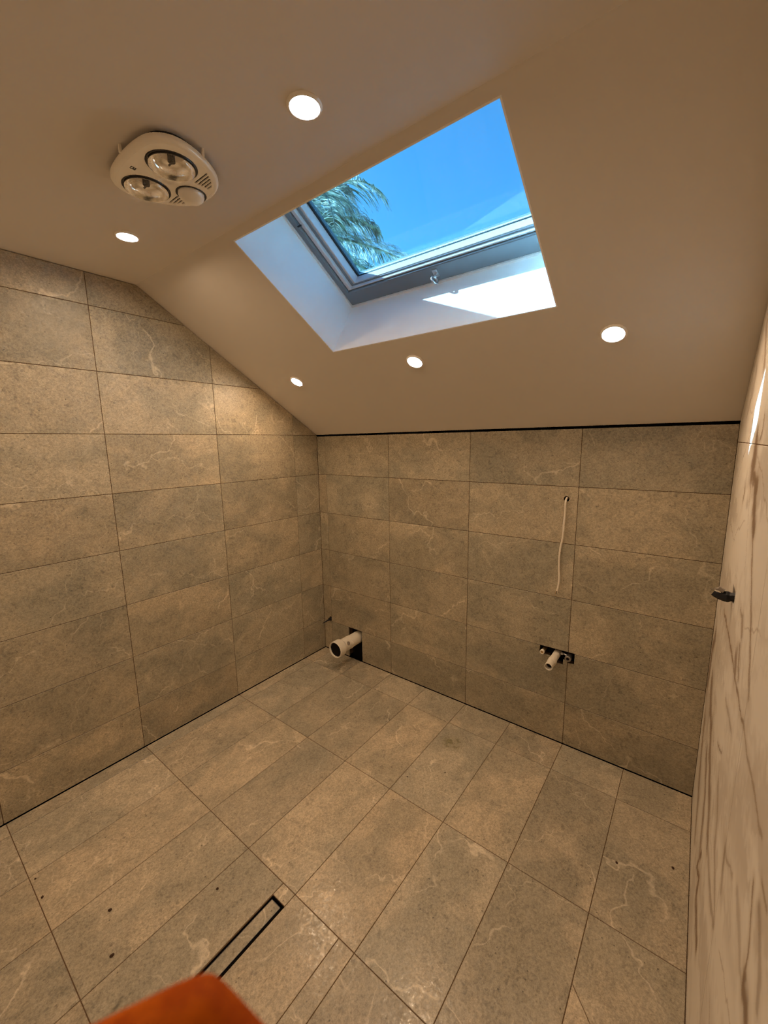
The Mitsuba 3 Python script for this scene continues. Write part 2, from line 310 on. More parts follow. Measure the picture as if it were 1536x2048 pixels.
# right wall: large cream marble-look slabs
fr_right = frame([W, 0, 0], -YA, ZA, -XA)
switch_cut = box(0.634, 1.203, 0.722, 1.2485)
right_shape = Polygon([(0.001, 0.003), (-YF, 0.003), (-YF, ZC - 0.005), (-YK, ZC - 0.005), (0.001, Z0 - 0.006)]).difference(switch_cut)
grid('wall_right', [0.0, 1.226, 2.426, 3.626], [0.0, 1.669, 2.9], right_shape, fr_right, 'marble_tile')
rb = lb.difference(switch_cut.buffer(0.003, join_style=2))
put('wall_right', placed(slab(wall_side, -0.05, -0.12), fr_right), 'void_black', kind='structure', label='cream marble-look right wall with brown veins')
put('wall_right__grout', placed(slab(rb, -DEEP, -0.05), fr_right), 'grout', label='dark brown recessed grout')

# wall behind the camera
put('wall_front', bx(-0.12, W + 0.12, YF - 0.1, YF, -0.3, ZC + 0.35), 'plaster_wall', kind='structure', label='plain wall behind the viewpoint')

# floor
fr_floor = frame([0, 0, 0], XA, -YA, ZA)
FX = [0.0, 0.0888] + [0.3888 + 0.3 * k for k in range(7)] + [W]
FY = [0.0, 0.2231, 0.8231, 1.4231, 2.0231, 2.6231, -YF]
drain_hole = box(1.2215, 1.474, 1.2888, 2.374)
floor_clip = box(0.002, 0.002, W - 0.002, -YF)
g2 = GAP / 2
def floor_skip(i, j, us, vs):
    u0, u1, v0, v1 = us[i] + g2, us[i + 1] - g2, vs[j] + g2, vs[j + 1] - g2
    if i == 4 and j in (3, 4):                      # column left of the drain's right edge
        out = [box(u0, v0, 1.2195 - g2, v1)]
        if j == 3: out.append(box(1.2195 + g2, v0, u1, 1.474 - g2))
        else: out.append(box(1.2195 + g2, 2.374 + g2, u1, v1))
        return out
    if i == 5 and j in (3, 4):                      # strip cut beside the drain
        return [box(u0, v0, 1.518 - g2, v1), box(1.518 + g2, v0, u1, v1)]
    if i == 8 and j == 2:                           # mitred fall cut
        return [Polygon([(u0, v0), (u1, v0), (u1, 1.352), (u0, 1.066)]), Polygon([(u0, 1.069), (u1, 1.355), (u1, v1), (u0, v1)])]
    return None
grid('floor', FX, FY, floor_clip, fr_floor, 'stone_floor_tile', floor_skip)
put('floor', bx(-0.12, W + 0.12, YF - 0.1, 0.12, -0.25, -0.06), 'void_black', kind='structure', label='beige stone tiled floor with dark joints')
put('floor__grout', placed(slab(box(0, 0, W, -YF).difference(drain_hole), -0.0022, -0.06), fr_floor), 'grout', label='dark brown recessed grout')

# ---------------------------------------------------------------- ceiling with the skylight opening
SX0, SX1, SS0, SS1 = 0.826, 1.9115, 0.750, 1.3775
DSH = 0.285
def pt(a): return np.array(a, float)
cv = [pt((-0.04, YF - 0.02, ZC)), pt((W + 0.04, YF - 0.02, ZC)), pt((W + 0.04, YK, ZC)), pt((-0.04, YK, ZC))]
t = 0.013
def panel(corners, n, th):
    """Closed sheet over a quad, thickness th along n."""
    c = np.array(corners); v = np.vstack([c, c + np.array(n) * th])
    q = [[0, 1, 2, 3], [7, 6, 5, 4]] + [[(i + 1) % 4, i, i + 4, (i + 1) % 4 + 4] for i in range(4)]
    f = [[a, b, c_] for a, b, c_, d in q] + [[a, c_, d] for a, b, c_, d in q]
    m = trimesh.Trimesh(v, np.array(f), process=False); trimesh.repair.fix_normals(m)
    return m
fr_slope = frame(O, XA, E2, N)
hole = box(SX0 - 0.005, SS0 - 0.005, SX1 + 0.005, SS1 + 0.005)
slope_poly = box(-0.04, 0.0, W + 0.04, SL + 0.001).difference(hole)
slope_mesh = trimesh.Trimesh(*placed(slab(slope_poly, t, 0.0), fr_slope), process=False)
put('ceiling', cat(panel(cv, ZA, t), slope_mesh), 'ceiling_paint', kind='structure', label='plastered ceiling, flat then sloping down to the back wall')

# roof above, with the hole that the window frame fills, and side cheeks
ROOF = 0.405
roof_poly = box(-0.3, -0.55, W + 0.3, SL + 0.35).difference(box(SX0 - 0.005, SS0 - 0.005, SX1 + 0.005, SS1 + 0.005))
put('roof', cat(trimesh.Trimesh(*placed(slab(roof_poly, ROOF - 0.03, ROOF - 0.075), fr_slope), process=False),
                bx(-0.3, W + 0.3, YF - 0.3, SP(0, SL + 0.30, 0.35)[1], SP(0, SL + 0.33, ROOF - 0.075)[2] - 0.08, SP(0, SL + 0.33, ROOF - 0.03)[2])),
    'roof_sheet', kind='structure', label='dark roof sheeting outside around the skylight')

# ---------------------------------------------------------------- skylight window
say('window_1', 'roof window in a deep white shaft, blue sky and palm fronds beyond', kind='structure')
def ring_slab(x0, x1, s0, s1, ix0, ix1, is0, is1, d0, d1, c=0.0):
    g = box(x0, s0, x1, s1).difference(box(x0 + ix0, s0 + is0, x1 - ix1, s1 - is1))
    return placed(slab(g, -d0, -d1, c), frame(O, XA, E2, -N))
def bar(x0, x1, s0, s1, d0, d1, c=0.0):
    return placed(slab(box(x0, s0, x1, s1), -d0, -d1, c), frame(O, XA, E2, -N))
b = 0.005
for x0, x1, s0, s1 in ((SX0 - b, SX0, SS0 - b, SS1 + b), (SX1, SX1 + b, SS0 - b, SS1 + b), (SX0, SX1, SS0 - b, SS0), (SX0, SX1, SS1, SS1 + b)):
    put(num('window_1__reveal'), bar(x0, x1, s0, s1, 0.0, DSH), 'reveal_paint', label='white painted shaft board' if 'window_1__reveal' not in _count or _count['window_1__reveal'] == 0 else None)
put('window_1__bead', ring_slab(SX0 - b, SX1 + b, SS0 - b, SS1 + b, b + 0.006, b + 0.006, b + 0.008, b + 0.006, DSH, DSH + 0.010), 'reveal_bead', label='beige edge bead between shaft and frame')
D1 = DSH + 0.010
put('window_1__frame', ring_slab(SX0 - 0.005, SX1 + 0.005, SS0 - 0.005, SS1 + 0.005, 0.037, 0.037, 0.086, 0.08, D1, 0.385, 0.004), 'window_paint', label='grey window frame')
put('window_1__frame_trim', ring_slab(SX0 + 0.034, SX1 - 0.034, SS0 + 0.083, SS1 - 0.078, 0.020, 0.020, 0.006, 0.01, D1 + 0.012, 0.38, 0.002), 'sash_paint', label='slim pale frame rail')
put('window_1__frame_channel', ring_slab(SX0 + 0.052, SX1 - 0.052, SS0 + 0.087, SS1 - 0.086, 0.014, 0.014, 0.008, 0.01, D1 + 0.030, 0.38), 'window_paint', label='grey channel between frame and sash')
put('window_1__sash', ring_slab(SX0 + 0.062, SX1 - 0.062, SS0 + 0.092, SS1 - 0.09, 0.016, 0.016, 0.006, 0.01, D1 + 0.035, 0.392, 0.002), 'sash_paint', label='white inner sash')
gx0, gx1, gs0, gs1 = SX0 + 0.078, SX1 - 0.078, SS0 + 0.098, SS1 - 0.10
put('window_1__gasket', ring_slab(gx0 - 0.003, gx1 + 0.003, gs0 - 0.003, gs1 + 0.003, 0.012, 0.012, 0.004, 0.01, 0.372, 0.380), 'rubber', label='black glazing gasket')
put('window_1__cladding', ring_slab(SX0 - 0.03, SX1 + 0.03, SS0 - 0.03, SS1 + 0.03, 0.11, 0.11, 0.128, 0.12, 0.392, 0.404), 'window_paint', label='grey outer cladding')
put('window_1__pane', bar(gx0 - 0.004, gx1 + 0.004, gs0 - 0.004, gs1 + 0.004, 0.380, 0.3801), 'pane_glass', label='clear glass pane')
# make the pane a single sheet
pv = np.array([SP(gx0 - .004, gs0 - .004, .381), SP(gx1 + .004, gs0 - .004, .381), SP(gx1 + .004, gs1 + .004, .381), SP(gx0 - .004, gs1 + .004, .381)])
put('window_1__pane', (pv, np.array([[0, 1, 2], [0, 2, 3]])), 'pane_glass', label='clear glass pane')
# ring catch on the bottom rail
cx, cs = 1.3585, 0.798
plate = bar(cx - 0.012, cx + 0.012, cs - 0.018, cs + 0.018, D1 - 0.004, D1)
put('window_1__catch', plate, 'zinc', label='metal ring catch on the lower rail')
stem = tube([SP(cx, cs - 0.004, D1), SP(cx, cs - 0.006, D1 - 0.016)], 0.006, 12)
tor = trimesh.creation.torus(0.0165, 0.0046, 28, 10)
tm = np.eye(4); tm[:3, 2] = np.array([0.86, -0.28, 0.42]) / np.linalg.norm([0.86, -0.28, 0.42]); tm[:3, 0] = np.cross(ZA, tm[:3, 2]); tm[:3, 0] /= np.linalg.norm(tm[:3, 0]); tm[:3, 1] = np.cross(tm[:3, 2], tm[:3, 0]); tm[:3, 3] = SP(cx, cs - 0.010, D1 - 0.033)
put('window_1__catch__ring', cat(stem, moved(tor, tm)), 'zinc', smooth=40)
put('window_1__hinge_pin', cat(tube([SP(SX0 + 0.03, 1.20, D1 - 0.003), SP(SX0 + 0.052, 1.20, D1 - 0.003)], 0.0035, 10)), 'rubber', label='black pin on the side frame')

# ---------------------------------------------------------------- downlights
lamp_trim = lathe([(0.0350, 0.0), (0.0355, 0.0040), (0.0375, 0.0060), (0.0410, 0.0045), (0.0435, 0.0012), (0.0437, 0.0), (0.0350, 0.0)], 48)
ang = np.linspace(0, np.pi / 2, 7)
lens_prof = [(0.0348 * math.sin(a), 0.0012 + 0.0022 * math.cos(a)) for a in ang]
lens = lathe(lens_prof, 40)
def downlight(p, n, label, group=None):
    key = num('downlight'); n = np.array(n, float) / np.linalg.norm(n)
    say(key, label, 'ceiling light', group)
    put(f'{key}__trim', on_axis(lamp_trim, p, n), 'lamp_trim', smooth=35, label='slim white trim ring')
    m = on_axis(lens, p, n)
    if (m.face_normals @ n).mean() < 0: m.invert()
    put(f'{key}__lens', m, 'opal', label='glowing warm white lens', smooth=True,
        emitter={'type': 'area', 'radiance': {'type': 'rgb', 'value': [LAMP_POWER * c for c in LAMP]}})
downlight([1.5187, -1.4218, ZC], -ZA, 'lit round downlight on the flat ceiling, above the upper edge of the skylight')
downlight([0.5032, -1.4342, ZC], -ZA, 'lit round downlight on the flat ceiling, between the heater and the left wall')
downlight(SP(0.3757, 0.5846), -N, 'smallest lit round downlight on the sloped ceiling, next to the left wall')
downlight(SP(1.2371, 0.5959), -N, 'lit round downlight on the sloped ceiling, directly below the skylight')
downlight(SP(2.0740, 0.5802), -N, 'largest lit round downlight on the sloped ceiling, towards the marble right wall')
downlight([0.503, -2.45, ZC], -ZA, 'round downlight on the flat ceiling behind the viewpoint, nearer the left wall', 'downlights behind the viewpoint')
downlight([1.519, -2.45, ZC], -ZA, 'round downlight on the flat ceiling behind the viewpoint, nearer the marble wall', 'downlights behind the viewpoint')

# ---------------------------------------------------------------- bathroom heater on the flat ceiling
say('bathroom_heater', 'white ceiling bathroom heater with two chrome heat lamps, a round opal light and vent slots', 'ceiling heater')
hx, hz = 1.029, ZC - 0.032
half = [(0.0, -1.648), (0.075, -1.644), (0.135, -1.627), (0.168, -1.585), (0.166, -1.530), (0.142, -1.472), (0.105, -1.425), (0.060, -1.400), (0.0, -1.392)]
from scipy.interpolate import CubicSpline
ring = np.array(half + [(-x, y) for x, y in half[-2:0:-1]] + [half[0]])
tt = np.r_[0, np.cumsum(np.linalg.norm(np.diff(ring, axis=0), axis=1))]
outline = CubicSpline(tt, ring, bc_type='periodic')(np.linspace(0, tt[-1], 97)[:-1])
face = Polygon(outline + [hx, 0])
L1, L2, DM = (1.1005, -1.546), (0.9365, -1.545), (1.0135, -1.445)
holes = [Point(L1).buffer(0.067, 24), Point(L2).buffer(0.066, 24), Point(DM).buffer(0.044, 20)]
slots = []
def slot(cx, cy, ln, a):
    s = affinity.rotate(box(cx - ln / 2, cy - 0.0021, cx + ln / 2, cy + 0.0021), a, origin=(cx, cy))
    return s
for k in range(7):
    for sg in (-1, 1):
        yk = -1.4655 + 0.0097 * k
        a = 0.048 if k < 5 else 0.040 - 0.010 * (k - 5)
        slots.append(box(min(hx + sg * a, hx + sg * 0.128), yk - 0.0027, max(hx + sg * a, hx + sg * 0.128), yk + 0.0027))
body = face.buffer(-0.012)
for h_ in holes: body = body.difference(h_)
good = []
for s in slots:
    s = s.intersection(face.buffer(-0.020))
    for h_ in holes: s = s.difference(h_.buffer(0.005))
    for g in getattr(s, 'geoms', [s]):
        if g.geom_type == 'Polygon' and g.area > 5e-5: good.append(g)
for s in good: body = body.difference(s)
put('bathroom_heater__cover', placed(slab(body, 0.0, -0.004, 0.001), frame([0, 0, hz], XA, YA, -ZA)), 'heater_plastic', label='glossy white cover plate')
# rounded rim from the plate edge up to the lip below the ceiling
rim = []
prof = [(0.0125, 0.0), (0.006, 0.0008), (0.002, 0.003), (0.0, 0.007), (0.0005, 0.013), (0.002, 0.018), (0.006, 0.018), (0.006, 0.010), (0.0125, 0.004)]
oc = outline + [hx, 0]
if not Polygon(oc).exterior.is_ccw: oc = oc[::-1]
V, F = [], []; n_ = len(oc)
for a, zz in prof: V.append(np.c_[inset(oc, a), np.full(n_, hz + zz)])
for i in range(len(prof)):
    k = np.arange(n_); j = (k + 1) % n_; A, B = i * n_, ((i + 1) % len(prof)) * n_
    F += [np.c_[A + k, A + j, B + j], np.c_[A + k, B + j, B + k]]
rim = trimesh.Trimesh(np.vstack(V), np.vstack(F), process=False); trimesh.repair.fix_normals(rim)
put('bathroom_heater__rim', rim, 'heater_plastic', smooth=50)
put('bathroom_heater__housing', placed(slab(face.buffer(-0.018).difference(holes[0]).difference(holes[1]).difference(holes[2]), -0.012, -(ZC - hz), 0), frame([0, 0, hz], XA, YA, -ZA)), 'heater_dark', label='dark housing behind the cover')
for s in (0,):
    legs = [bx(hx + dx - 0.003, hx + dx + 0.003, dy - 0.003, dy + 0.003, hz + 0.012, ZC + 0.001) for dx, dy in ((0.0, -1.650), (-0.150, -1.600), (0.158, -1.500), (-0.130, -1.470))]
    for m_ in legs: put(num('bathroom_heater__clip'), m_, 'heater_plastic')
def heat_lamp(c):
    k = num('bathroom_heater__heat_lamp')
    # silvered reflector bowl, open downwards, and its clear domed front
    bowl = lathe([(0.0605, 0.001), (0.0600, 0.012), (0.0560, 0.024), (0.046, 0.034), (0.030, 0.041), (0.013, 0.044), (0.0005, 0.044)], 48)
    put(k, moved(bowl, frame([c[0], c[1], hz - 0.006], XA, YA, ZA)), 'chrome', smooth=True, label='silvered heat lamp')
    dome = lathe([(0.0605 * math.sin(a), -0.030 * math.cos(a) + 0.0015) for a in np.linspace(0.001, np.pi / 2, 12)], 48)
    put(k + '__front_glass', moved(dome, frame([c[0], c[1], hz - 0.006], XA, YA, ZA)), 'bulb_glass', smooth=True)
    fil = cat(tube([(c[0], c[1], hz + 0.037), (c[0], c[1], hz + 0.010)], 0.010, 16), tube([(c[0] - 0.016, c[1], hz + 0.008), (c[0] + 0.016, c[1], hz + 0.008)], 0.0025, 8))
    put(k + '__filament', fil, 'heater_dark', smooth=40)
    ringm = lathe([(0.0615, 0.0), (0.0660, -0.001), (0.0672, 0.004), (0.0672, 0.034), (0.0615, 0.034), (0.0615, 0.0)], 48)
    put(k + '__socket_ring', moved(ringm, frame([c[0], c[1], hz], XA, YA, ZA)), 'heater_dark', smooth=40)
heat_lamp(L1); heat_lamp(L2)
dome = lathe([(0.0385 * math.sin(a), -0.024 * math.cos(a) - 0.002) for a in np.linspace(0.001, np.pi / 2, 12)] + [(0.0385, 0.012), (0.0005, 0.012)], 40)
put('bathroom_heater__light_dome', moved(dome, frame([DM[0], DM[1], hz], XA, YA, ZA)), 'opal', smooth=50, label='round opal light dome')
put('bathroom_heater__dome_ring', moved(lathe([(0.040, -0.001), (0.0445, -0.001), (0.0445, 0.014), (0.040, 0.014), (0.040, -0.001)], 40), frame([DM[0], DM[1], hz], XA, YA, ZA)), 'heater_dark', smooth=40)
# small dark mark on the cover
lg = []
for u0, v0, u1, v1 in ((0, 0, 7, 1.6), (0, 3, 5.4, 4.6), (0, 0, 1.6, 8), (5.4, 0, 7, 8), (2.6, 6.4, 7, 8), (2.4, 1.6, 3.6, 3)):
    lg.append(bx(u0 / 550, u1 / 550, v0 / 550, v1 / 550, 0, 0.0004))
put('bathroom_heater__mark', moved(cat(*lg), frame([1.001, -1.604, hz - 0.0004], XA, -YA, ZA)), 'heater_dark', label='small dark printed mark')

# ---------------------------------------------------------------- services on the back wall
def bent(points, r, n=24, sides=20): return tube(spline(points, n), r, sides)
def pipe(profile, at, axis, sections=36):
    return on_axis(lathe(profile, sections), at, axis)
ax = np.array([0.0, -1.0, 0.0])
say('toilet_waste_pipe', 'cream toilet waste pipe with wide round collar, in a square black hole by the floor', 'pipe')
pc = np.array([0.343, 0.0, 0.178])
r0, r1 = 0.0465, 0.0425
put('toilet_waste_pipe__pipe', pipe([(r1, -0.055), (r0, -0.055), (r0, 0.070), (r0 + .0035, 0.072), (r0 + .0035, 0.082), (r0, 0.084), (r0, 0.100), (r0 + .0025, 0.102), (r0 + .0025, 0.165), (r1, 0.165), (r1, -0.055)], pc, ax), 'pvc', smooth=35)
put('toilet_waste_pipe__collar', pipe([(0.0475, 0.152), (0.0505, 0.152), (0.0585, 0.168), (0.0618, 0.176), (0.0622, 0.222), (0.0612, 0.229), (0.0580, 0.231), (0.0540, 0.228), (0.0520, 0.200), (0.0475, 0.170), (0.0475, 0.152)], pc, ax), 'pvc', smooth=35, label='wide white end collar')
put('toilet_waste_pipe__seal', pipe([(0.0005, 0.219), (0.0530, 0.219), (0.0525, 0.205), (0.0005, 0.205)], pc, ax), 'void_black', smooth=35, label='black inside of the pipe')
bn = np.array([0.86, 0, 0.51])
put('toilet_waste_pipe__test_cap', on_axis(lathe([(0.0005, 0.0045), (0.0125, 0.0045), (0.014, 0.003), (0.014, -0.008), (0.0005, -0.008)], 24), pc + bn * 0.0480 + np.array([0, -0.128, 0]), bn), 'bark', smooth=35, label='grey round boss')

say('toilet_water_inlet', 'short black tapered water inlet in the left corner above the toilet waste pipe', 'pipe')
put('toilet_water_inlet__stub', tube(spline([(0.074, 0.05, 0.272), (0.073, -0.004, 0.271), (0.0715, -0.04, 0.2665), (0.069, -0.085, 0.262)], 10), np.linspace(0.0115, 0.0025, 10), 12), 'black_plastic', smooth=50)
put('toilet_water_inlet__collar', pipe([(0.0085, 0.0), (0.0115, 0.0), (0.0115, 0.014), (0.0085, 0.014), (0.0085, 0.0)], [0.0735, -0.002, 0.2715], ax, 16), 'black_plastic', smooth=35)

say('basin_waste_pipe', 'cream plastic basin waste pipe poking out of the black cut-out on the back wall', 'pipe')
bp = np.array([1.8255, 0.0, 0.5155]); bax = np.array([-0.02, -1.0, -0.06]); bax /= np.linalg.norm(bax)
put('basin_waste_pipe__pipe', pipe([(0.0165, -0.05), (0.0195, -0.05), (0.0195, 0.05), (0.0225, 0.052), (0.0225, 0.078), (0.0205, 0.080), (0.0205, 0.128), (0.0175, 0.128), (0.0165, 0.09), (0.0165, -0.05)], bp, bax, 28), 'pvc', smooth=35)
put('basin_waste_pipe__inside', pipe([(0.0005, 0.098), (0.017, 0.098), (0.017, 0.101), (0.0005, 0.101)], bp, bax, 24), 'void_black', label='black inside of the pipe')
say('water_stub', 'small capped brass water stub at the left end of the black cut-out', 'pipe')
ws = np.array([1.759, 0.0, 0.5275])
put('water_stub__pipe', pipe([(0.0005, -0.05), (0.0105, -0.05), (0.0105, 0.022), (0.0005, 0.022)], ws, ax, 20), 'brass', smooth=35)
put('water_stub__cap', pipe([(0.0075, 0.014), (0.0125, 0.014), (0.0125, 0.027), (0.011, 0.029), (0.0075, 0.029), (0.0075, 0.014)], ws, ax, 20), 'pvc', smooth=35, label='pale end cap')
put('water_stub__plug', pipe([(0.0005, 0.022), (0.0075, 0.022), (0.0075, 0.0245), (0.0005, 0.0245)], ws, ax, 16), 'brass', smooth=35)
say('water_elbow', 'dull metal water elbow at the right end of the black cut-out', 'pipe')
we = np.array([1.892, 0.0, 0.5265])
put('water_elbow__socket', pipe([(0.0085, -0.05), (0.0155, -0.05), (0.0155, 0.006), (0.0175, 0.008), (0.0175, 0.020), (0.0150, 0.022), (0.0085, 0.022), (0.0085, -0.05)], we, ax, 8), 'steel_dark', smooth=25)
put('water_elbow__lug', cat(tube([(1.860, 0.012, 0.535), (1.884, 0.008, 0.530)], 0.005, 10), on_axis(trimesh.creation.cylinder(0.0065, 0.010, sections=14), [1.858, -0.002, 0.5395], [0, 1, 0])), 'zinc', smooth=40)
put('water_elbow__inside', pipe([(0.0005, 0.004), (0.0090, 0.004), (0.0090, 0.007), (0.0005, 0.007)], we, ax, 16), 'void_black')

say('hanging_cable', 'white electric cable hanging from a small round hole in the back wall', 'cable')
cpts = [(1.8326, 0.03, 1.389), (1.8326, -0.004, 1.3875), (1.8324, -0.013, 1.375), (1.8322, -0.013, 1.33), (1.8300, -0.014, 1.25), (1.8275, -0.012, 1.185), (1.8190, -0.010, 1.125), (1.8165, -0.010, 1.07), (1.8195, -0.012, 1.01), (1.8230, -0.014, 0.965), (1.8215, -0.016, 0.925), (1.8165, -0.018, 0.893)]
cp = spline(cpts, 70)
put('hanging_cable__sheath', tube(cp, 0.0052, 12), 'cable_white', smooth=50, label='white sheath')
e0, ed = cp[-1], (cp[-1] - cp[-2]) / np.linalg.norm(cp[-1] - cp[-2])
for k, (dx, bs) in enumerate(((-0.003, 'brass'), (0.0, 'heater_dark'), (0.003, 'cable_white'))):
    put(num('hanging_cable__wire'), tube([e0 + [dx, 0, 0] - ed * 0.003, e0 + [dx * 1.2, 0, 0] + ed * 0.008, e0 + [dx * 1.3, 0.002 * (k - 1), 0] + ed * 0.018], 0.0013, 6), bs)
say('wall_conduit', 'black cable conduit stub poking out of a cut-out in the marble right wall', 'cable')
wc = np.array([W, -0.665, 1.2165])
put('wall_conduit__sheath', tube(spline([wc + [0.045, 0, 0.002], wc + [-0.004, 0, 0.0], wc + [-0.022, 0.004, -0.002], wc + [-0.036, 0.006, 0.0], wc + [-0.045, 0.008, 0.004]], 14), np.r_[np.full(8, 0.0135), np.linspace(0.0175, 0.011, 6)], 7), 'black_plastic', smooth=20)
put('wall_conduit__flap', tube([wc + [-0.022, -0.004, 0.014], wc + [-0.034, -0.002, 0.021], wc + [-0.044, 0.004, 0.016]], [0.007, 0.006, 0.002], 5), 'bark')
put('wall_conduit__wire', tube([wc + [-0.028, 0.0, 0.008], wc + [-0.043, 0.004, 0.011]], 0.0042, 8), 'cable_white', label='white wire end')
put('wall_conduit__wire_001', tube([wc + [-0.036, 0.004, 0.009], wc + [-0.054, 0.008, 0.0135]], 0.0016, 6), 'bark')

# ---------------------------------------------------------------- linear floor drain
say('floor_drain', 'long narrow tile-insert floor drain with black slots round its edge', 'drain')
dx0, dx1, dy0, dy1 = 1.2235, 1.2875, -2.372, -1.4755
put('floor_drain__channel', cat(bx(dx0, dx1, dy0, dy1, -0.055, -0.050), bx(dx0, dx0 + 0.001, dy0, dy1, -0.052, -0.0004), bx(dx1 - 0.001, dx1, dy0, dy1, -0.052, -0.0004), bx(dx0, dx1, dy1 - 0.001, dy1, -0.052, -0.0004), bx(dx0, dx1, dy0, dy0 + 0.001, -0.052, -0.0004)), 'void_black', label='black channel')
ix0, ix1, iy0, iy1 = dx0 + 0.0085, dx1 - 0.0085, dy0 + 0.0095, dy1 - 0.0115
put('floor_drain__tray', cat(bx(ix0, ix1, iy0, iy1, -0.050, -0.010), bx(ix0 - 0.0012, ix0, iy0, iy1, -0.012, 0.0), bx(ix1, ix1 + 0.0012, iy0, iy1, -0.012, 0.0), bx(ix0, ix1, iy1, iy1 + 0.0012, -0.012, 0.0)), 'drain_metal', label='metal edged tray')
v, f = slab(box(ix0 + 0.0004, -iy1 + 0.0004, ix1 - 0.0004, -iy0), 0.0, -0.0098, 0.0006)
put('floor_drain__insert_tile', placed((v, f), fr_floor), 'stone_floor_tile', uv=np.c_[v[:, 1] + 841.2, v[:, 0] + 40.2], label='beige stone insert')

# ---------------------------------------------------------------- crumbs of dirt on the floor
spots = [(220, 1821, 5, 'dark crumb of dirt on the floor, upper of the pair left of the floor drain'), (224, 1912, 5, 'dark crumb of dirt on the floor, lower of the pair left of the floor drain'),
         (71, 1758, 3, 'tiny dark crumb on the floor by the left edge of the picture, upper one'), (85, 1795, 4, 'tiny dark crumb on the floor by the left edge of the picture, lower one'),
         (435, 1778, 4, 'dark crumb lying beside the joint left of the top of the floor drain'), (1233, 1726, 4, 'dark crumb on the floor near the marble wall, left one of two'), (1346, 1737, 4, 'dark crumb on the floor nearest to the marble right wall'),
         (815, 1554, 3, 'tiny dark crumb in the middle of the floor, left of the brown stain'), (890, 1546, 3, 'tiny dark crumb in the middle of the floor, just below the brown stain')]
for i, (u, v_, s, says) in enumerate(spots):
    d_ = RIGHT * (u - 768) / FPX + DOWN * (v_ - 1024) / FPX + FWD
    q = CAM + d_ * (-CAM[2] / d_[2])
    c_ = trimesh.creation.icosphere(1, 1.0); c_.vertices = c_.vertices * (0.7 + 0.6 * rng.random((len(c_.vertices), 1))) * [s * 0.0013, s * 0.0010, s * 0.0006]
    c_.apply_transform(trimesh.transformations.rotation_matrix(rng.random() * 6, [0, 0, 1]))
    c_.apply_translation([q[0], q[1], -c_.bounds[0][2]])
    put(num('dirt_crumb'), c_, 'crumb', label=says, category='debris')

# ---------------------------------------------------------------- palm tree outside the skylight
say('palm_tree', 'tall palm with drooping feathery fronds against the blue sky outside the skylight', 'tree')
PC = CAM + 8.0 * np.array([-0.6862, 0.5965, 0.4163])
trunk = tube(spline([PC + [0.25, 0.1, -9.0], PC + [0.1, 0.05, -5.0], PC + [0, 0, -2.0], PC + [0, 0, -0.1]], 20), np.linspace(0.19, 0.12, 20), 16)
put('palm_tree__trunk', trunk, 'bark', smooth=60)
def frond(az, el, ln, droop, n=46, leaf=0.62):
    h = np.array([math.cos(az), math.sin(az), 0])
    s = np.linspace(0, 1, 22)
    pts = []; p = PC.copy(); ang_ = el
    for i, t_ in enumerate(s):
        pts.append(p.copy()); a = el - droop * t_ ** 1.5
        p = p + (h * math.cos(a) + ZA * math.sin(a)) * ln / 21
    pts = np.array(pts)
    ms = [tube(pts, np.linspace(0.024, 0.004, 22), 6)]
    side = np.cross(h, ZA); V, F = [], []
    for k in range(n):
        t_ = 0.14 + 0.86 * (k + rng.random() * 0.6) / n
        i = min(int(t_ * 21), 20); base = pts[i] + (pts[i + 1] - pts[i]) * (t_ * 21 - i) if i < 21 else pts[-1]
        tan = (pts[i + 1] - pts[i]) / np.linalg.norm(pts[i + 1] - pts[i])
        for sg in (-1, 1):
            L = leaf * (math.sin(math.pi * min(1, 0.18 + 0.80 * t_)) ** 0.6) * (0.8 + 0.4 * rng.random())
            out = side * sg * (0.75 + 0.3 * rng.random()) + tan * (0.5 + 0.3 * rng.random()) + ZA * (0.35 * rng.random() - 0.05)
            out /= np.linalg.norm(out); q = base.copy(); w = 0.0065 * (0.8 + 0.5 * rng.random()); b0 = len(V) * 0 + sum(len(x) for x in V)
            row = []
            fall = 1.3 + 1.0 * rng.random()
            for j in range(5):
                u_ = j / 4
                d_ = out + np.array([0, 0, -1]) * fall * u_ ** 1.2; d_ /= np.linalg.norm(d_)
                wv = np.cross(d_, side * sg + 0.4 * ZA); wv /= np.linalg.norm(wv) + 1e-9
                ww = w * (1 - u_) ** 0.6 * (0.6 + 0.4 * min(1, 4 * u_)) + 0.0012
                row += [q - wv * ww, q + wv * ww]; q = q + d_ * L / 4
            V.append(np.array(row))
            for j in range(4): F += [[b0 + 2 * j, b0 + 2 * j + 1, b0 + 2 * j + 3], [b0 + 2 * j, b0 + 2 * j + 3, b0 + 2 * j + 2]]
    ms.append(trimesh.Trimesh(np.vstack(V), np.array(F), process=False))
    return cat(*ms)
R_az = math.atan2(RIGHT[1], RIGHT[0])
